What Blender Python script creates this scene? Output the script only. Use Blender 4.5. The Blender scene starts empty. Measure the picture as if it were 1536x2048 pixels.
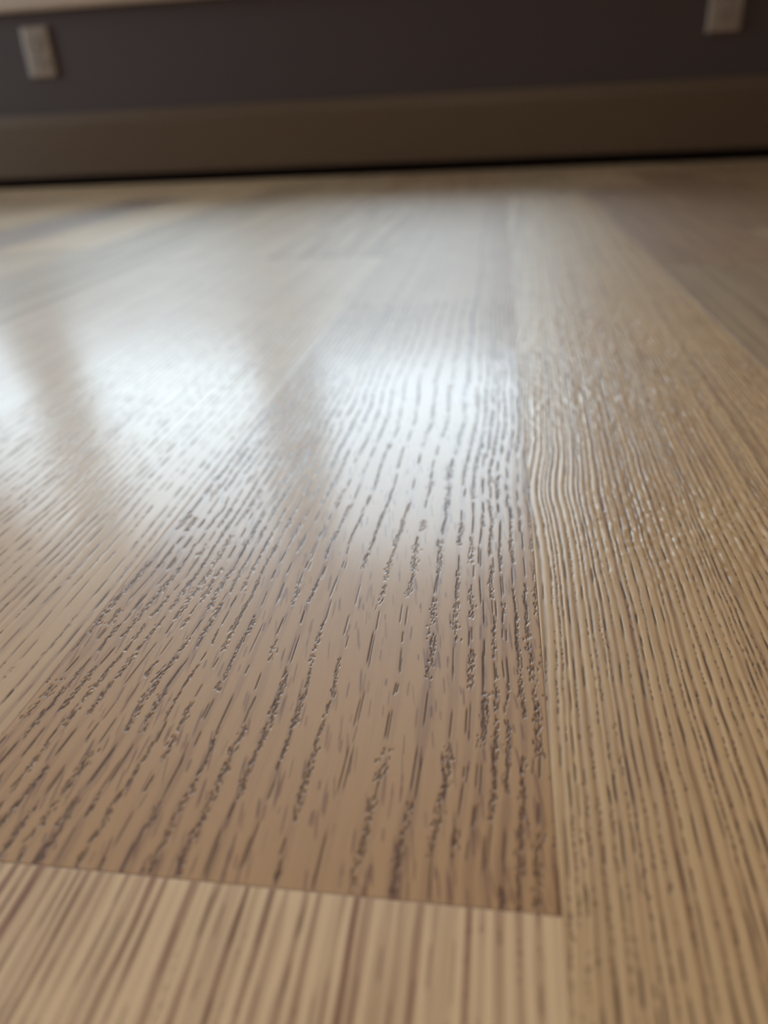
import bpy, bmesh, math, random
import numpy as np
from mathutils import Matrix, Vector

sc = bpy.context.scene
C = sc.collection

# ------------------------------------------------------------------ camera
H = 0.110                      # lens height above the boards
FPX = 1497.0                   # focal length in pixels of the 1536 px wide frame
cam_d = bpy.data.cameras.new('camera')
cam = bpy.data.objects.new('camera', cam_d)
C.objects.link(cam)
right = Vector((0.98977314, 0.13546111, -0.0447148))
down = Vector((0.02390405, -0.46652339, -0.8841858))
fwd = Vector((-0.14063329, 0.87407449, -0.46499039))
m = Matrix.Identity(4)
for i in range(3):
    m[i][0] = right[i]; m[i][1] = -down[i]; m[i][2] = -fwd[i]
m.translation = (0, 0, H)
cam.matrix_world = m
cam_d.sensor_fit = 'HORIZONTAL'
cam_d.sensor_width = 36.0
cam_d.lens = FPX / 1536 * 36.0
cam_d.clip_start = 0.005
cam_d.dof.use_dof = True
cam_d.dof.focus_distance = 0.180
cam_d.dof.aperture_fstop = 11.5
sc.camera = cam

# ------------------------------------------------------------------ sky, exposure
world = bpy.data.worlds.new('overcast_sky')
sc.world = world
world.use_nodes = True
bg = world.node_tree.nodes['Background']
bg.inputs['Color'].default_value = (0.72, 0.875, 1.0, 1)
bg.inputs['Strength'].default_value = 13.2
sc.view_settings.view_transform = 'Standard'
sc.view_settings.look = 'None'
sc.view_settings.gamma = 1.0
sc.view_settings.use_curve_mapping = False
sc.view_settings.exposure = 0.0
sc.cycles.use_adaptive_sampling = True
sc.cycles.adaptive_threshold = 0.08
sc.cycles.max_bounces = 4
sc.cycles.diffuse_bounces = 3
sc.cycles.glossy_bounces = 2

# room and window sizes (metres, camera stands at x = y = 0)
YW = 1.85                      # face of the window wall
XL, XR, YB, ZC = -2.75, 1.95, -2.6, 2.45
WX = (-1.87, 0.15)             # window opening
WZ = (0.405, 1.11)
MULL = (-1.215, -0.545)
SY = (0.90, 1.72)              # unseen glazed door, added in the left wall for side light
SZ = (0.0, 2.02)

def portal(name, loc, rot, sx, sy):
    d = bpy.data.lights.new(name, 'AREA')
    d.shape = 'RECTANGLE'; d.size = sx; d.size_y = sy
    d.cycles.is_portal = True
    o = bpy.data.objects.new(name, d); C.objects.link(o)
    o.location = loc; o.rotation_euler = rot
    return o
portal('window_daylight', ((WX[0]+WX[1])/2, YW+0.16, (WZ[0]+WZ[1])/2), (math.radians(-90), 0, 0), WX[1]-WX[0], WZ[1]-WZ[0])

portal('added_door_daylight', (XL-0.11, (SY[0]+SY[1])/2, (SZ[0]+SZ[1])/2), (0, math.radians(-90), 0), SZ[1]-SZ[0], SY[1]-SY[0])

# ------------------------------------------------------------------ material helpers
class G:
    """small node-graph builder"""
    def __init__(s, name):
        s.mat = bpy.data.materials.new(name); s.mat.use_nodes = True
        s.t = s.mat.node_tree; s.n = s.t.nodes; s.l = s.t.links
        s.bsdf = s.n['Principled BSDF']
    def put(s, sock, v):
        if isinstance(v, bpy.types.NodeSocket): s.l.new(v, sock)
        elif v is not None: sock.default_value = v
    def m(s, op, a, b=None, c=None, clamp=False):
        n = s.n.new('ShaderNodeMath'); n.operation = op; n.use_clamp = clamp
        for i, v in enumerate((a, b, c)):
            if v is not None: s.put(n.inputs[i], v)
        return n.outputs[0]
    def add(s, *a):
        r = a[0]
        for b in a[1:]: r = s.m('ADD', r, b)
        return r
    def mul(s, *a):
        r = a[0]
        for b in a[1:]: r = s.m('MULTIPLY', r, b)
        return r
    def step(s, v, e0, e1, o0=0.0, o1=1.0):
        n = s.n.new('ShaderNodeMapRange'); n.interpolation_type = 'SMOOTHSTEP'
        for k, x in (('Value', v), ('From Min', e0), ('From Max', e1), ('To Min', o0), ('To Max', o1)):
            s.put(n.inputs[k], x)
        return n.outputs[0]
    def vec(s, x, y, z=0.0):
        n = s.n.new('ShaderNodeCombineXYZ')
        for i, v in enumerate((x, y, z)): s.put(n.inputs[i], v)
        return n.outputs[0]
    def noise(s, x, y, z, detail=1.0, rough=0.5):
        n = s.n.new('ShaderNodeTexNoise'); n.noise_dimensions = '3D'
        s.put(n.inputs['Vector'], s.vec(x, y, z)); n.inputs['Scale'].default_value = 1.0
        n.inputs['Detail'].default_value = detail; n.inputs['Roughness'].default_value = rough
        return n.outputs['Fac']
    def snoise(s, *a, **k):                      # centred on 0, about -1 .. 1
        return s.m('MULTIPLY', s.m('SUBTRACT', s.noise(*a, **k), 0.5), 2.6)
    def voro(s, x, y, rnd=1.0):
        n = s.n.new('ShaderNodeTexVoronoi'); n.voronoi_dimensions = '2D'
        s.put(n.inputs['Vector'], s.vec(x, y)); n.inputs['Scale'].default_value = 1.0
        n.inputs['Randomness'].default_value = rnd
        sp = s.n.new('ShaderNodeSeparateColor'); s.l.new(n.outputs['Color'], sp.inputs[0])
        return n.outputs['Distance'], sp.outputs[0], sp.outputs[1]
    def mix(s, f, a, b):
        n = s.n.new('ShaderNodeMix'); n.data_type = 'RGBA'
        s.put(n.inputs[0], f); s.put(n.inputs[6], a); s.put(n.inputs[7], b)
        return n.outputs[2]
    def attr(s, name):
        n = s.n.new('ShaderNodeAttribute'); n.attribute_type = 'OBJECT'; n.attribute_name = name
        return n.outputs['Fac']
    def obj_mm(s):
        n = s.n.new('ShaderNodeTexCoord'); q = s.n.new('ShaderNodeSeparateXYZ')
        s.l.new(n.outputs['Object'], q.inputs[0])
        return [s.m('MULTIPLY', q.outputs[i], 1000.0) for i in range(3)]
    def bump(s, h_mm, strength=1.0, normal=None):
        n = s.n.new('ShaderNodeBump'); n.inputs['Strength'].default_value = strength
        n.inputs['Distance'].default_value = 0.001
        s.put(n.inputs['Height'], h_mm)
        if normal is not None: s.l.new(normal, n.inputs['Normal'])
        return n.outputs[0]

def srgb(r, g, b):
    f = lambda c: c/12.92 if c <= 0.04045 else ((c+0.055)/1.055)**2.4
    return (f(r/255), f(g/255), f(b/255), 1)

def finish(g, rough):
    """open-pored wood under a thin satin lacquer"""
    g.bsdf.inputs['Roughness'].default_value = 0.52
    g.bsdf.inputs['IOR'].default_value = 1.5
    g.bsdf.inputs['Specular IOR Level'].default_value = 0.85
    g.bsdf.inputs['Coat Weight'].default_value = 0.38
    g.bsdf.inputs['Coat Roughness'].default_value = rough
    g.bsdf.inputs['Coat IOR'].default_value = 1.45

def oak_detail(name, light, dark, pore, rough, fib=0.14):
    """satin-lacquered oak; ring tone, open pores and flecks come from the board's own carved relief"""
    g = G(name)
    x, y, _ = g.obj_mm()
    seed = g.m('MULTIPLY', g.attr('seed'), 37.0)
    def geo(n):
        a = g.n.new('ShaderNodeAttribute'); a.attribute_type = 'GEOMETRY'; a.attribute_name = n
        return a.outputs['Fac']
    ring, por = geo('ring'), geo('pore')
    fibre = g.snoise(g.mul(x, 1/0.30), g.mul(y, 1/9), seed, detail=1.0)
    patch = g.snoise(g.mul(x, 1/26), g.mul(y, 1/40), seed, detail=1.0)
    k = g.m('ADD', g.m('MULTIPLY_ADD', fibre, fib, ring), g.mul(patch, 0.16), clamp=True)
    col = g.mix(k, light, dark)
    col = g.mix(por, col, pore)
    mul = g.n.new('ShaderNodeMix'); mul.data_type = 'RGBA'; mul.blend_type = 'MULTIPLY'
    mul.inputs[0].default_value = 1.0
    tone = g.attr('tone')
    g.l.new(col, mul.inputs[6]); g.l.new(g.vec(tone, tone, tone), mul.inputs[7])
    g.l.new(mul.outputs[2], g.bsdf.inputs['Base Color'])
    finish(g, rough)
    # the lacquer does not bridge the open pores
    g.put(g.bsdf.inputs['Coat Weight'], g.m('MULTIPLY_ADD', por, -0.31, 0.34))
    g.put(g.bsdf.inputs['Specular IOR Level'], g.m('MULTIPLY_ADD', por, -0.65, 0.85))
    return g.mat

def oak_plain(name, spacing, light, dark, rough):
    """the same oak for boards whose pores are too far off to tell apart"""
    g = G(name)
    x, y, _ = g.obj_mm()
    seed = g.m('MULTIPLY', g.attr('seed'), 37.0)
    ring = g.noise(g.mul(x, 1/spacing), g.mul(y, 1/160), seed, detail=1.0)
    n = g.step(ring, 0.35, 0.68)
    col = g.mix(n, light, dark)
    mul = g.n.new('ShaderNodeMix'); mul.data_type = 'RGBA'; mul.blend_type = 'MULTIPLY'
    mul.inputs[0].default_value = 1.0
    tone = g.attr('tone')
    g.l.new(col, mul.inputs[6]); g.l.new(g.vec(tone, tone, tone), mul.inputs[7])
    g.l.new(mul.outputs[2], g.bsdf.inputs['Base Color'])
    g.l.new(g.bump(g.mul(ring, 0.03)), g.bsdf.inputs['Normal'])
    finish(g, rough)
    g.bsdf.inputs['Roughness'].default_value = 0.60
    g.bsdf.inputs['Specular IOR Level'].default_value = 1.0
    g.bsdf.inputs['Coat Weight'].default_value = 0.25
    return g.mat

OAK = {
    'flat': oak_detail('oak_flat_sawn', srgb(198, 150, 98), srgb(142, 92, 52), srgb(54, 30, 16), 0.16),
    'quarter': oak_detail('oak_quarter_sawn', srgb(216, 176, 128), srgb(142, 94, 56), srgb(58, 34, 18), 0.25),
    'stripe': oak_detail('oak_striped', srgb(234, 196, 152), srgb(148, 96, 60), srgb(86, 52, 30), 0.28),
    'rift': oak_detail('oak_rift_sawn', srgb(208, 166, 120), srgb(150, 104, 68), srgb(50, 30, 18), 0.17),
    'pale': oak_plain('oak_pale_board', 4.0, srgb(204, 166, 122), srgb(180, 140, 98), 0.25),
    'amber': oak_plain('oak_amber_board', 5.0, srgb(192, 152, 108), srgb(166, 124, 84), 0.25),
    'brown': oak_plain('oak_brown_board', 3.0, srgb(176, 134, 94), srgb(148, 106, 70), 0.28),
}

def plain(name, col, rough, bump=0.0, scale=1.0, var=0.0):
    """painted or plastic surface with slight grain"""
    g = G(name)
    x, y, z = g.obj_mm()
    n = g.snoise(g.mul(x, scale), g.mul(y, scale), g.mul(z, scale), detail=3.0)
    dk = tuple(c*(1-var) for c in col[:3]) + (1,)
    g.l.new(g.mix(g.m('MULTIPLY_ADD', n, 0.5, 0.5, clamp=True), col, dk), g.bsdf.inputs['Base Color'])
    g.bsdf.inputs['Roughness'].default_value = rough
    if bump: g.l.new(g.bump(g.mul(n, bump)), g.bsdf.inputs['Normal'])
    return g.mat

M_WALL = plain('grey_wall_paint', (0.098, 0.063, 0.058, 1), 0.8, 0.05, 0.6, 0.05)
M_SIDE = plain('pale_wall_paint', (0.46, 0.40, 0.33, 1), 0.85, 0.05, 0.6, 0.04)
M_CEIL = plain('ceiling_paint', (0.66, 0.62, 0.56, 1), 0.9, 0.05, 0.6, 0.03)
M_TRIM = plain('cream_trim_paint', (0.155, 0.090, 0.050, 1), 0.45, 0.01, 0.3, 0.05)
M_APRON = plain('cream_window_trim_paint', (0.70, 0.53, 0.41, 1), 0.45, 0.01, 0.3, 0.05)
M_PLATE = plain('ivory_plastic', (0.40, 0.29, 0.22, 1), 0.4, 0.0, 0.3, 0.03)
M_RECEPT = plain('ivory_receptacle_plastic', (0.36, 0.265, 0.205, 1), 0.45, 0.0, 0.3, 0.03)
M_SLOT = plain('dark_slot', (0.02, 0.018, 0.016, 1), 0.6)
M_STEEL = plain('steel_screw', (0.5, 0.49, 0.47, 1), 0.35)
M_STEEL.node_tree.nodes['Principled BSDF'].inputs['Metallic'].default_value = 1.0
M_SUB = plain('dark_subfloor', (0.05, 0.035, 0.025, 1), 0.9, 0.1, 0.5, 0.2)
M_FRAME = plain('window_frame_paint', (0.66, 0.63, 0.58, 1), 0.4, 0.01, 0.3, 0.04)
M_GROUND = plain('outdoor_paving', (0.33, 0.33, 0.32, 1), 0.9, 0.5, 0.05, 0.2)

def glass():
    g = G('window_glass')
    g.n.remove(g.bsdf)
    tr = g.n.new('ShaderNodeBsdfTransparent'); gl = g.n.new('ShaderNodeBsdfGlossy')
    gl.inputs['Roughness'].default_value = 0.02
    tr.inputs['Color'].default_value = (0.95, 0.97, 0.97, 1)
    fr = g.n.new('ShaderNodeFresnel'); fr.inputs['IOR'].default_value = 1.45
    mx = g.n.new('ShaderNodeMixShader')
    g.l.new(fr.outputs[0], mx.inputs[0]); g.l.new(tr.outputs[0], mx.inputs[1]); g.l.new(gl.outputs[0], mx.inputs[2])
    g.l.new(mx.outputs[0], g.n['Material Output'].inputs['Surface'])
    return g.mat
M_GLASS = glass()

# ------------------------------------------------------------------ mesh helpers
def box(bm, x0, x1, y0, y1, z0, z1, bev=0.0):
    vs = [bm.verts.new((x, y, z)) for z in (z0, z1) for y in (y0, y1) for x in (x0, x1)]
    fs = [(0, 2, 3, 1), (4, 5, 7, 6), (0, 1, 5, 4), (2, 6, 7, 3), (0, 4, 6, 2), (1, 3, 7, 5)]
    faces = [bm.faces.new([vs[i] for i in f]) for f in fs]
    if bev:
        es = list({e for f in faces for e in f.edges})
        bmesh.ops.bevel(bm, geom=es, offset=bev, segments=2, profile=0.5, affect='EDGES')

def extrude_profile(bm, pts, x0, x1):
    """closed (y, z) outline swept along x"""
    a = [bm.verts.new((x0, p[0], p[1])) for p in pts]
    b = [bm.verts.new((x1, p[0], p[1])) for p in pts]
    n = len(pts)
    for i in range(n):
        j = (i+1) % n
        bm.faces.new((a[i], a[j], b[j], b[i]))
    bm.faces.new(a[::-1]); bm.faces.new(b)

def mesh_of(name, bm, mat):
    bmesh.ops.recalc_face_normals(bm, faces=bm.faces)
    me = bpy.data.meshes.new(name); bm.to_mesh(me); bm.free()
    me.materials.append(mat)
    return me

def obj(name, bm, mat, parent=None, loc=(0, 0, 0), **props):
    me = bm if isinstance(bm, bpy.types.Mesh) else mesh_of(name, bm, mat)
    o = bpy.data.objects.new(name, me); C.objects.link(o)
    o.location = loc; o.parent = parent
    for k, v in props.items(): o[k] = v
    return o

def boxes(*bs, bev=0.0):
    bm = bmesh.new()
    for b in bs: box(bm, *b, bev=bev)
    return bm

# ------------------------------------------------------------------ room shell
T = 0.14                       # thickness of the window wall
GAP = 0.021                    # open joint between floor and skirting
floor = obj('floor', boxes((XL-0.1, XR+0.1, YB-0.1, YW+T, -0.05, -0.0125)), M_SUB,
            kind='structure', label='pale oak strip floor with satin finish', category='floor')
wf = obj('wall_front', boxes((XL-0.1, WX[0], YW, YW+T, GAP, ZC), (WX[1], XR+0.1, YW, YW+T, GAP, ZC),
                             (WX[0], WX[1], YW, YW+T, GAP, WZ[0]), (WX[0], WX[1], YW, YW+T, WZ[1], ZC),
                             (XL-0.1, XR+0.1, YW+0.07, YW+T, -0.0125, GAP)), M_WALL,
         kind='structure', label='dark grey wall below the window', category='wall')
obj('wall_left', boxes((XL-0.1, XL, YB-0.1, SY[0], -0.0125, ZC), (XL-0.1, XL, SY[1], YW, -0.0125, ZC),
                       (XL-0.1, XL, SY[0], SY[1], -0.0125, SZ[0]), (XL-0.1, XL, SY[0], SY[1], SZ[1], ZC)), M_SIDE, kind='structure',
    label='pale side wall on the left', category='wall')
obj('wall_right', boxes((XR, XR+0.1, YB-0.1, YW, -0.0125, ZC)), M_SIDE, kind='structure',
    label='pale side wall on the right', category='wall')
obj('wall_back', boxes((XL, XR, YB-0.1, YB, -0.0125, ZC)), M_SIDE, kind='structure',
    label='pale wall behind the viewer', category='wall')
obj('ceiling', boxes((XL-0.1, XR+0.1, YB-0.1, YW+T, ZC, ZC+0.1)), M_CEIL, kind='structure',
    label='white painted ceiling', category='ceiling')

# skirting: flat board with eased, slightly stepped top
BT = 0.153
bm = bmesh.new()
extrude_profile(bm, [(YW-0.0001, GAP), (YW-0.016, GAP), (YW-0.0165, GAP+0.001), (YW-0.0165, BT-0.022),
                     (YW-0.0150, BT-0.017), (YW-0.0125, BT-0.014), (YW-0.0118, BT-0.006), (YW-0.0100, BT-0.0015),
                     (YW-0.0075, BT), (YW-0.0001, BT)], XL, XR)
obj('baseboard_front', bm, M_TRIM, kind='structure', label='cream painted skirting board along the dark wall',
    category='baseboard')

# ------------------------------------------------------------------ oak boards
W = 0.1118
X0 = 0.0125                    # right edge of the middle strip
cache = {}
def plank_mesh(length, kind):
    key = (round(length, 4), kind)
    if key not in cache:
        w = W/2-0.00003; l = length/2-0.00003; b = 0.00010; th = 0.0125
        bm = bmesh.new()
        rings = []
        for (dx, z) in ((0.0, -th), (0.0, -b), (b*0.35, -b*0.35), (b, 0.0)):
            rings.append([bm.verts.new((sx*(w-dx), sy*(l-dx), z)) for sx, sy in ((-1, -1), (1, -1), (1, 1), (-1, 1))])
        for r0, r1 in zip(rings, rings[1:]):
            for i in range(4):
                j = (i+1) % 4
                bm.faces.new((r0[i], r0[j], r1[j], r1[i]))
        bm.faces.new(rings[-1]); bm.faces.new(rings[0][::-1])
        cache[key] = mesh_of('oak_board', bm, OAK[kind])
    return cache[key]

# boards near the lens: ring lines, ridges and pores carved into the mesh (all in mm, board-local)
def h2(i, j, seed):
    n = (i.astype(np.int64)*374761393 + j.astype(np.int64)*668265263 + int(seed)*2147483647) & 0xffffffff
    n = ((n ^ (n >> 13))*1274126177) & 0xffffffff
    n = ((n ^ (n >> 16))*2246822519) & 0xffffffff
    return ((n ^ (n >> 15)) & 0xffffff)/float(0xffffff)
def vn(x, y, seed):
    """smooth value noise, -1 .. 1"""
    x = np.asarray(x, float); y = np.asarray(y, float)
    xi = np.floor(x); yi = np.floor(y)
    fx = x-xi; fy = y-yi
    fx = fx*fx*fx*(fx*(fx*6-15)+10); fy = fy*fy*fy*(fy*(fy*6-15)+10)
    a = h2(xi, yi, seed); b = h2(xi+1, yi, seed); c = h2(xi, yi+1, seed); d = h2(xi+1, yi+1, seed)
    return ((a*(1-fx)+b*fx)*(1-fy)+(c*(1-fx)+d*fx)*fy)*2-1
def sst(v, a, b):
    t = np.clip((v-a)/(b-a), 0, 1); return t*t*(3-2*t)

def carved_plank(kind, k, y0, y1, lines, warp, dx, step, near, far, style, seed):
    """lines: ring positions across the board (mm from its right edge) at the reference height"""
    rs = np.random.RandomState(seed)
    w = W*500-0.03
    xs = np.arange(-w+0.3, w-0.3, dx)
    xs = np.concatenate([[-w, -w+0.05, -w+0.12], xs, [w-0.12, w-0.05, w]])
    L0, L1 = y0*1000, y1*1000
    ys = [L0+0.09, L0+0.14, L0+0.21, L0+0.3]
    if near*1000 > L0+20:
        ys += list(np.linspace(L0+5, near*1000-2, 12))
    y = max(near*1000, L0+0.5)
    while y < min(far*1000, L1-3):
        ys.append(y); y += step*max(0.8, (y/120.0)**1.55)
    while y < L1-12:
        ys.append(y); y += 10.0
    ys += [L1-0.8, L1-0.35, L1-0.29, L1-0.21, L1-0.14, L1-0.09]
    ys = np.array(ys)
    X, Y = np.meshgrid(xs, ys)
    Z = np.zeros_like(X); P = np.zeros_like(X)
    R = np.zeros_like(X)
    # ring field: nearest ring line on each side at every point
    lines = np.sort(np.array(lines)+W*500)
    wx, U = warp(X, Y)
    # U = position in the unwarped ring frame
    ii = np.clip(np.searchsorted(lines, U), 1, len(lines)-1)
    a = lines[ii-1]; b = lines[ii]
    t = (U-a)/(b-a)
    near_i = np.where(t < 0.5, ii-1, ii)
    dist = np.where(t < 0.5, U-a, U-b)            # signed mm to the nearest ring line
    half = (b-a)/2
    tone_i = rs.uniform(0.2, 1.0, len(lines)+1)
    wid_i = rs.uniform(0.55, 1.25, len(lines)+1)
    st = style
    bw = st['band']*wid_i[near_i]*(1+0.5*vn(near_i*3.7, Y/13.0, seed+1))
    bw = np.minimum(bw, half*0.8)
    early = 1-sst(np.abs(dist), bw*0.35, bw*1.25)
    R += st['tone']*tone_i[near_i]*early
    R += st['mid']*vn(U/1.1, Y/140.0, seed+2)+st['mid']*0.7*vn(U/0.45, Y/60.0, seed+12)
    # ridge between the lines
    fade = 1-sst(Y, 420, 900)
    ridge = 1-np.abs(dist)/np.maximum(half, 0.05)
    Z -= st['corr']*sst(ridge, 0.1, 1.0)*wid_i[near_i]
    Z -= st['groove']*early
    Z += st['wavy']*(vn(U/2.6, Y/11.0, seed+3)+0.6*vn(U/1.2, Y/5.0, seed+4))
    if st.get('figure'):
        fm = st['figmask'](X, Y)
        Z += st['figure']*fm*(vn(U/1.25, (Y+0.5*X)/2.0, seed+5)+0.7*vn(U/2.3, Y/1.2, seed+6))
    # pores, one by one
    sy_lo, sy_hi = max(near*1000, L0), min(st['pore_far'], L1)
    items = []
    inv = st['inv']
    for i, lx in enumerate(lines):
        y = sy_lo - rs.uniform(0, 10)
        while y < sy_hi:
            if rs.rand() < st['bead']:
                ln = rs.uniform(5, 18)
                n = int(ln*st['dens']*rs.uniform(0.6, 1.2))
                sp = st['spread']*wid_i[i]*rs.uniform(0.4, 1.1)
                drift = rs.uniform(-0.5, 0.5)*st['spread']
                for _ in range(n):
                    f = rs.rand()
                    items.append((lx+rs.normal(0, sp*0.5)+drift*(f-0.5), y+ln*f, rs.uniform(0.28, 0.85), rs.uniform(0.11, 0.18), rs.uniform(0.65, 1.0)))
                y += ln*rs.uniform(0.8, 1.05)
            else:
                ln = rs.uniform(5, 17)
                for q in range(rs.randint(1, 3)):
                    items.append((lx+rs.normal(0, st['spread']*0.35), y+ln*rs.uniform(0.35, 0.65), ln*rs.uniform(0.25, 0.5), rs.uniform(0.13, 0.2), rs.uniform(0.7, 1.0)))
                y += ln*rs.uniform(0.7, 1.3)
            if rs.rand() < st['skip']: y += rs.uniform(2, 14)
    for _ in range(st['stray']):
        f = rs.rand()**1.6
        items.append((rs.uniform(lines[0], lines[-1]), sy_lo+f*(sy_hi-sy_lo), rs.uniform(0.8, 4.0), rs.uniform(0.08, 0.13), rs.uniform(0.3, 0.6)))
    A = np.array(items)
    if len(A):
        A = np.column_stack([A, inv(A[:, 0], A[:, 1]), (inv(A[:, 0], A[:, 1]+A[:, 2])-inv(A[:, 0], A[:, 1]-A[:, 2]))/(2*A[:, 2])])
    for (u, py, hl, hw, dp, px, slope) in A:
        if abs(px) > w-0.2 or not (L0+0.4 < py < L1-0.4): continue
        j0, j1 = np.searchsorted(ys, (py-hl, py+hl)); i0, i1 = np.searchsorted(xs, (px-hw*2.2-0.25, px+hw*2.2+0.25))
        if j1-j0 < 1 or i1-i0 < 1: continue
        yy = Y[j0:j1, i0:i1]; cx = px+slope*(yy-py)
        ex = (X[j0:j1, i0:i1]-cx)/hw; ey = (yy-py)/hl
        v = np.exp(-0.9*ex*ex)*(1-sst(np.abs(ey), 0.55, 1.0))*dp
        P[j0:j1, i0:i1] = np.maximum(P[j0:j1, i0:i1], v)
        # raised lip of lacquer around the pit
        Z[j0:j1, i0:i1] += st['lip']*np.exp(-0.6*(np.abs(ex)-2.0)**2)*(1-ey*ey)*dp
    Z -= st['pit']*P
    # ray flecks: thin darker dashes, colour only
    for _ in range(st['flecks']):
        fx = rs.uniform(-w, w); fy = sy_lo+(rs.rand()**1.5)*(min(sy_hi, sy_lo+260)-sy_lo)
        hl = rs.uniform(1.5, 5.5); hw = rs.uniform(0.12, 0.28); sl = rs.normal(-0.09, 0.05)
        j0, j1 = np.searchsorted(ys, (fy-hl, fy+hl)); i0, i1 = np.searchsorted(xs, (fx-1.2, fx+1.2))
        if j1-j0 < 1 or i1-i0 < 1: continue
        yy = Y[j0:j1, i0:i1]
        ex = (X[j0:j1, i0:i1]-fx-sl*(yy-fy))/hw; ey = (yy-fy)/hl
        R[j0:j1, i0:i1] += 1.15*rs.uniform(0.4, 1.0)*np.exp(-ex*ex)*(1-sst(np.abs(ey), 0.4, 1.0))
    # eased edges
    e = np.minimum(w-np.abs(X), np.minimum(Y-L0-0.09, L1-0.09-Y))
    Z -= 0.05*(1-sst(e, 0.0, 0.12))
    ny, nx = X.shape
    cy = (L0+L1)/2
    V = np.stack([X/1000, (Y-cy)/1000, Z/1000], -1).reshape(-1, 3)
    idx = np.arange(ny*nx).reshape(ny, nx)
    F = np.stack([idx[:-1, :-1], idx[:-1, 1:], idx[1:, 1:], idx[1:, :-1]], -1).reshape(-1, 4)
    loop = np.concatenate([idx[0, :-1], idx[:-1, -1], idx[-1, :0:-1], idx[:0:-1, 0]])
    hi = V[loop].copy(); low = V[loop].copy(); low[:, 2] = -0.0125
    hi_i = ny*nx+np.arange(len(loop)); lo_i = hi_i+len(loop)
    S = np.stack([np.roll(hi_i, -1), hi_i, lo_i, np.roll(lo_i, -1)], -1)
    V = np.concatenate([V, hi, low]); F = np.concatenate([F, S])
    me = bpy.data.meshes.new('oak_board')
    me.vertices.add(len(V)); me.vertices.foreach_set('co', V.astype(np.float32).ravel())
    me.loops.add(F.size); me.loops.foreach_set('vertex_index', F.astype(np.int32).ravel())
    me.polygons.add(len(F))
    me.polygons.foreach_set('loop_start', (np.arange(len(F))*4).astype(np.int32))
    me.polygons.foreach_set('use_smooth', np.ones(len(F), bool))
    me.update(calc_edges=True)
    pad = np.zeros(2*len(loop))
    for nm, arr in (('ring', R), ('pore', np.clip(P*st['poredark'], 0, 1))):
        at = me.attributes.new(nm, 'FLOAT', 'POINT')
        at.data.foreach_set('value', np.concatenate([arr.ravel(), pad]).astype(np.float32))
    me.materials.append(OAK[kind])
    return me

def inverse(shift):
    """board x of ring-frame u at height y, where u = x - shift(x, y); a few fixed-point steps"""
    def f(u, y):
        x = u
        for _ in range(4): x = u+shift(x, y)
        return x
    return f

# middle board: flat-sawn, wide rings that lean to the right along its left half
def sh_mid(x, y):
    lean = 1-np.exp(-np.maximum(y-76, 0)/75.0)
    return 11.0*sst(-x, -5, 60)*lean + 1.5*vn(x/45.0, y/58.0, 5) + 0.55*vn(x/14.0, y/17.0, 6) + 0.16*vn(x/4.0, y/4.5, 7)
MID_LINES = [8, 4, 0.5, -2.6, -5.4, -8.6, -11.2, -13.8, -16.6, -20.2, -25.5, -32.2, -38.6, -45.6, -52, -57.5, -62.5, -67.5,
             -72, -76.5, -80.5, -84.5, -88.2, -92, -95.6, -99.2, -102.8, -106.5, -110, -113.5, -117, -121, -125, -129, -133, -137]
# right board: quarter-sawn, close straight ridges with one kink and a beaded figure
def sh_right(x, y):
    kink = 2.4*np.exp(-((y-225)/26.0)**2)*np.exp(-((x+56)/22.0)**2)
    return -kink + 0.03*(y-100) + 0.9*vn(x/40.0, y/70.0, 15) + 0.28*vn(x/9.0, y/16.0, 16) + 0.09*vn(x/3.0, y/4.0, 17)
def sh_low(x, y):
    return 0.5*vn(x/30.0, y/60.0, 25) + 0.15*vn(x/6.0, y/14.0, 26)
def sh_left(x, y):
    return 1.3*vn(x/40.0, y/80.0, 35) + 0.4*vn(x/9.0, y/20.0, 36) + 0.12*vn(x/3.0, y/5.0, 37)
def warp_of(sh):
    return lambda X, Y: (None, X-sh(X, Y))
def even_lines(sp, jitter, seed, lo=-160, hi=40):
    rs = np.random.RandomState(seed); out = []; v = lo
    while v < hi:
        out.append(v); v += sp*(1+jitter*rs.uniform(-1, 1))
    return out
ST = dict(band=1.0, tone=0.3, mid=0.1, corr=0.0, groove=0.01, wavy=0.006, pit=0.14, lip=0.012, bead=0.55, dens=2.2, spread=0.9,
          skip=0.1, stray=0, flecks=0, poredark=0.9, pore_far=500)
def style(sh, **k):
    d = dict(ST); d['inv'] = inverse(sh); d.update(k); return d
fig_right = lambda X, Y: 0.15+np.exp(-((Y-205)/32.0)**2)*sst(X, -48, -25) + 1.1*sst(Y, 235, 320)
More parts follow.
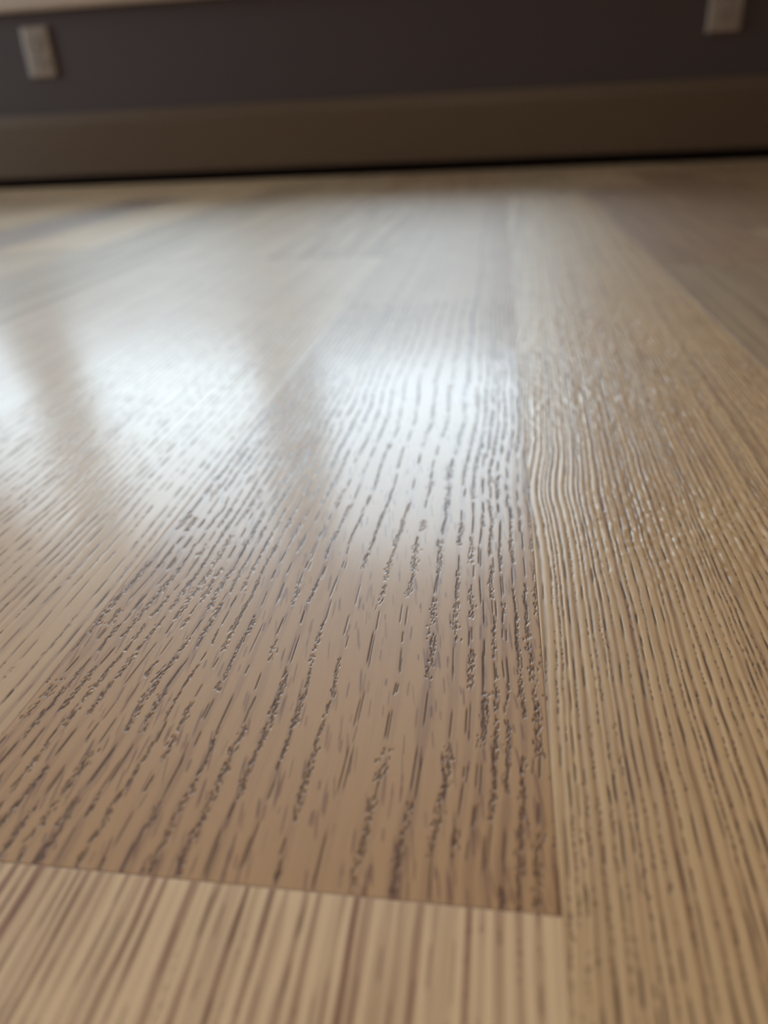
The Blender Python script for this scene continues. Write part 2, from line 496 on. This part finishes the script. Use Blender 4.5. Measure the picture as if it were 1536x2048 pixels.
# (y0, y1, kind, lines, shift, grid step across, grid step along at the focus, finest from, to, style, seed, tone)
CARVED = {
    (0, 1): (0.0755, 1.2755, 'flat', MID_LINES, sh_mid, 0.16, 0.27, 0.0, 0.70,
             style(sh_mid, band=1.5, tone=0.5, mid=0.08, flecks=900, stray=60, dens=4.2, spread=1.15, skip=0.02, bead=0.5, pit=0.17), 101, 0.95),
    (0, 0): (-0.55, 0.0755, 'stripe', even_lines(2.3, 0.45, 4), sh_low, 0.30, 0.6, 0.035, 0.08,
             style(sh_low, band=0.95, tone=0.8, mid=0.25, corr=0.02, pit=0.06, bead=0.25, dens=0.5, spread=0.5, skip=0.6, poredark=0.6), 102, 1.0),
    (1, 0): (-0.50, 1.20, 'quarter', even_lines(1.75, 0.38, 5), sh_right, 0.26, 0.38, 0.05, 0.70,
             style(sh_right, band=0.7, tone=0.75, mid=0.2, corr=0.06, groove=0.03, pit=0.12, bead=0.5, dens=0.9, spread=0.3, skip=0.25,
                   figure=0.12, figmask=fig_right, poredark=0.9, pore_far=380), 103, 1.0),
    (-1, 0): (-0.40, 0.694, 'rift', even_lines(3.3, 0.4, 6), sh_left, 0.28, 0.42, 0.088, 0.60,
              style(sh_left, band=0.8, tone=0.45, mid=0.13, corr=0.022, groove=0.02, pit=0.14, bead=0.35, dens=1.2, spread=0.6, skip=0.3,
                    stray=150, pore_far=450), 104, 1.0),
    (2, 0): (-0.28, 0.622, 'stripe', even_lines(3.0, 0.4, 7), sh_low, 0.6, 0.7, 0.33, 0.60,
             style(sh_low, band=1.1, tone=0.8, mid=0.2, corr=0.05, bead=0.2, dens=0.4, pore_far=340), 105, 0.62),
    (-2, 0): (-0.31, 0.95, 'rift', even_lines(3.2, 0.4, 8), sh_left, 0.6, 0.7, 0.24, 0.60,
              style(sh_left, band=0.9, tone=0.5, mid=0.12, corr=0.06, bead=0.2, dens=0.4, pore_far=250), 106, 0.98),
}
HERO = {}
for (k, n), v in sorted(CARVED.items()): HERO.setdefault(k, []).append(v)

rnd = random.Random(11)
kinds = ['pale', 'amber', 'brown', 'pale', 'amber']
def add_plank(k, y0, y1, kind, seed, tone, tx=0.0, ty=0.0, mesh=None):
    o = obj('plank', mesh or plank_mesh(y1-y0, kind), None, floor, (X0-W/2+k*W, (y0+y1)/2, 0.0))
    o.rotation_euler = (math.radians(ty), math.radians(tx), 0)
    o['seed'] = float(seed); o['tone'] = float(tone)*0.84
    return o
k_lo = math.floor((XL-X0)/W)+1
k_hi = math.floor((XR-X0)/W)
for k in range(k_lo, k_hi+1):
    spans = sorted(HERO.get(k, []), key=lambda v: v[0])
    def rand_props():
        return (rnd.choice(kinds), rnd.uniform(6, 60), rnd.uniform(0.84, 1.08), rnd.uniform(-0.12, 0.12), 0.0)
    if spans:
        lo, hi = spans[0][0], spans[-1][1]
    else:
        lo = hi = round(rnd.uniform(-0.3, 0.9), 1)
    top = YW-0.036
    while hi < top-0.001:
        L = round(rnd.uniform(0.5, 1.2), 1)
        e = min(hi+L, top)
        if top-e < 0.12: e = top
        spans.append((hi, e) + rand_props()); hi = e
    while lo > YB+0.001:
        L = round(rnd.uniform(0.8, 1.5), 1)
        s = max(lo-L, YB)
        if s-YB < 0.12: s = YB
        spans.append((s, lo) + rand_props()); lo = s
    for sp in spans:
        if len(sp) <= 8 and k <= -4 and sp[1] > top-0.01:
            sp = sp[:2] + ('pale', sp[3], 1.2, sp[5], sp[6])      # bright strip along the wall at left: light put into the board tone
        if len(sp) > 8:
            (y0, y1, kind, lines, sh, dx, st, near, far, sty, seed, tone) = sp
            me = carved_plank(kind, k, y0, y1, lines, warp_of(sh), dx, st, near, far, sty, seed)
            add_plank(k, y0, y1, kind, seed*0.1, tone, mesh=me)
        else:
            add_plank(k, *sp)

# ------------------------------------------------------------------ window over the dark wall
win = obj('window_1', boxes((WX[0], WX[0]+0.045, YW+0.02, YW+0.11, WZ[0], WZ[1]),
                            (WX[1]-0.045, WX[1], YW+0.02, YW+0.11, WZ[0], WZ[1]),
                            (WX[0], WX[1], YW+0.02, YW+0.11, WZ[0], WZ[0]+0.022),
                            (WX[0], WX[1], YW+0.02, YW+0.11, WZ[1]-0.035, WZ[1])), M_FRAME,
          kind='structure', label='wide window of three lights above the dark wall', category='window')
for mx in MULL:
    obj('mullion', boxes((mx-0.062, mx+0.062, YW+0.01, YW+0.115, WZ[0]+0.02, WZ[1]-0.02), bev=0.004), M_FRAME, win)
edges = [WX[0]+0.045, MULL[0]-0.062, MULL[0]+0.062, MULL[1]-0.062, MULL[1]+0.062, WX[1]-0.045]
for a, b in ((0, 1), (2, 3), (4, 5)):
    xa, xb = edges[a], edges[b]
    za, zb = WZ[0]+0.022, WZ[1]-0.035
    s = 0.022
    sash = obj('sash', boxes((xa, xa+s, YW+0.04, YW+0.08, za, zb), (xb-s, xb, YW+0.04, YW+0.08, za, zb),
                             (xa+s, xb-s, YW+0.04, YW+0.08, za, za+s), (xa+s, xb-s, YW+0.04, YW+0.08, zb-s, zb)), M_FRAME, win)
    obj('pane', boxes((xa+s, xb-s, YW+0.058, YW+0.062, za+s, zb-s)), M_GLASS, sash)
obj('sill', boxes((WX[0]-0.10, WX[1]+0.10, YW-0.03, YW+0.03, WZ[0]-0.004, WZ[0]+0.016), bev=0.004), M_APRON, win)
bm = bmesh.new()
extrude_profile(bm, [(YW-0.0001, 0.353), (YW-0.012, 0.353), (YW-0.017, 0.360), (YW-0.017, 0.392), (YW-0.021, 0.401), (YW-0.0001, 0.401)],
                WX[0]-0.085, WX[1]+0.085)
obj('apron', bm, M_APRON, win)
for xa in (WX[0]-0.075, WX[1]):
    obj('casing', boxes((xa, xa+0.075, YW-0.016, YW-0.0001, WZ[0]+0.018, WZ[1]+0.0), bev=0.003), M_APRON, win)
obj('head_casing', boxes((WX[0]-0.085, WX[1]+0.085, YW-0.018, YW-0.0001, WZ[1], WZ[1]+0.085), bev=0.003), M_APRON, win)

# unseen glazed door, added to light the floor and wall from the left
d1 = obj('added_door_1', boxes((XL-0.08, XL-0.02, SY[0], SY[0]+0.09, SZ[0]+0.004, SZ[1]), (XL-0.08, XL-0.02, SY[1]-0.09, SY[1], SZ[0]+0.004, SZ[1]),
                         (XL-0.08, XL-0.02, SY[0]+0.09, SY[1]-0.09, SZ[0]+0.004, SZ[0]+0.12),
                         (XL-0.08, XL-0.02, SY[0]+0.09, SY[1]-0.09, SZ[1]-0.09, SZ[1])), M_FRAME,
         kind='structure', label='unseen glazed door added in the left wall for side light', category='door')
obj('pane', boxes((XL-0.052, XL-0.048, SY[0]+0.09, SY[1]-0.09, SZ[0]+0.12, SZ[1]-0.09)), M_GLASS, d1)
obj('door_handle', boxes((XL-0.02, XL+0.03, SY[0]+0.04, SY[0]+0.055, 0.99, 1.005), (XL+0.018, XL+0.03, SY[0]+0.04, SY[0]+0.15, 0.99, 1.005), bev=0.002), M_STEEL, d1)

# ------------------------------------------------------------------ wall outlets
def outlet(cx, zc, label):
    root = bpy.data.objects.new('wall_outlet', None); C.objects.link(root)
    root.location = (cx, YW, zc)
    root['label'] = label; root['category'] = 'outlet'; root['group'] = 'outlets on the dark wall'
    hw, hh, d = 0.0320, 0.0490, 0.006
    bm = bmesh.new()
    rings = []
    for (ins, yy) in ((0, 0.0), (0, -d*0.45), (0.0012, -d*0.8), (0.004, -d)):
        rings.append([bm.verts.new((sx*(hw-ins), yy, sz*(hh-ins))) for sx, sz in ((-1, -1), (1, -1), (1, 1), (-1, 1))])
    for r0, r1 in zip(rings, rings[1:]):
        for i in range(4):
            j = (i+1) % 4
            bm.faces.new((r0[i], r0[j], r1[j], r1[i]))
    bm.faces.new(rings[-1])
    obj('plate', bm, M_PLATE, root)
    for s in (-1, 1):
        bm = bmesh.new()
        pts = []
        for i in range(28):
            a = 2*math.pi*i/28
            pts.append((0.0165*math.cos(a), max(-0.0135, min(0.0135, 0.0172*math.sin(a)))))
        fr = [bm.verts.new((p[0], -d-0.0018, p[1])) for p in pts]
        bk = [bm.verts.new((p[0], -d+0.001, p[1])) for p in pts]
        bm.faces.new(fr)
        for i in range(28):
            j = (i+1) % 28
            bm.faces.new((fr[i], fr[j], bk[j], bk[i]))
        rc = obj('receptacle', bm, M_RECEPT, root, (0, 0, s*0.0195))
        for sx, hh2 in ((-0.0064, 0.0042), (0.0064, 0.0034)):
            obj('slot', boxes((sx-0.0011, sx+0.0011, -d-0.0021, -d-0.001, 0.003-hh2, 0.003+hh2)), M_SLOT, rc)
        bm = bmesh.new()
        bmesh.ops.create_cone(bm, cap_ends=True, segments=14, radius1=0.0026, radius2=0.0026, depth=0.0012,
                              matrix=Matrix.Translation((0, -d-0.0015, -0.0075)) @ Matrix.Rotation(math.pi/2, 4, 'X'))
        obj('ground_hole', bm, M_SLOT, rc)
    bm = bmesh.new()
    bmesh.ops.create_cone(bm, cap_ends=True, segments=16, radius1=0.0034, radius2=0.0026, depth=0.0016,
                          matrix=Matrix.Translation((0, -d-0.0006, 0)) @ Matrix.Rotation(math.pi/2, 4, 'X'))
    obj('screw', bm, M_STEEL, root)
    return root
outlet(-1.029, 0.2755, 'pale outlet plate on dark wall at left, close under the window trim')
outlet(0.437, 0.2805, 'pale outlet plate on dark wall at upper right, cut off by the picture edge')

# ------------------------------------------------------------------ unseen pendant lamp, added behind the viewer as warm foreground fill
FILL_LAMP_W = 8.6
def fill_pendant_lamp(x, y, zm, label):
    root = bpy.data.objects.new('fill_pendant_lamp', None); C.objects.link(root)
    root.location = (x, y, zm); root['label'] = label; root['category'] = 'fill lamp'
    top = ZC-zm
    def turned(prof, seg=40, cap=True):
        bm = bmesh.new(); rings = []
        for r, z in prof:
            rings.append([bm.verts.new((r*math.cos(2*math.pi*i/seg), r*math.sin(2*math.pi*i/seg), z)) for i in range(seg)])
        for a, b in zip(rings, rings[1:]):
            for i in range(seg):
                j = (i+1) % seg
                bm.faces.new((a[i], a[j], b[j], b[i]))
        if cap: bm.faces.new(rings[0]); bm.faces.new(rings[-1])
        return bm
    obj('canopy', turned([(0.055, top), (0.055, top-0.012), (0.045, top-0.022), (0.012, top-0.026)]), M_FRAME, root)
    obj('cord', turned([(0.0035, top-0.02), (0.0035, 0.20)], 10), M_SLOT, root)
    obj('shade', turned([(0.190, 0.0), (0.186, 0.04), (0.165, 0.10), (0.115, 0.155), (0.045, 0.185), (0.018, 0.21), (0.016, 0.207),
                         (0.043, 0.182), (0.112, 0.152), (0.162, 0.098), (0.183, 0.04), (0.187, 0.0), (0.190, 0.0)], 48, False), M_FRAME, root)
    g = G('fill_lamp_glass')
    g.bsdf.inputs['Base Color'].default_value = (0.85, 0.82, 0.76, 1)
    g.bsdf.inputs['Emission Color'].default_value = (1.0, 0.80, 0.58, 1)
    g.bsdf.inputs['Emission Strength'].default_value = 2.0
    obj('bulb', turned([(0.012, 0.17), (0.016, 0.14), (0.034, 0.105), (0.036, 0.085), (0.026, 0.065), (0.008, 0.056)], 20), g.mat, root)
    d = bpy.data.lights.new('fill_lamp_light', 'AREA'); d.shape = 'DISK'; d.size = 0.30
    d.energy = FILL_LAMP_W; d.color = (1.0, 0.83, 0.64)
    o = bpy.data.objects.new('fill_lamp_light', d); C.objects.link(o); o.parent = root; o.location = (0, 0, 0.045)
fill_pendant_lamp(-0.05, -0.42, 1.42, 'unseen dome pendant added behind the viewer as foreground fill light')
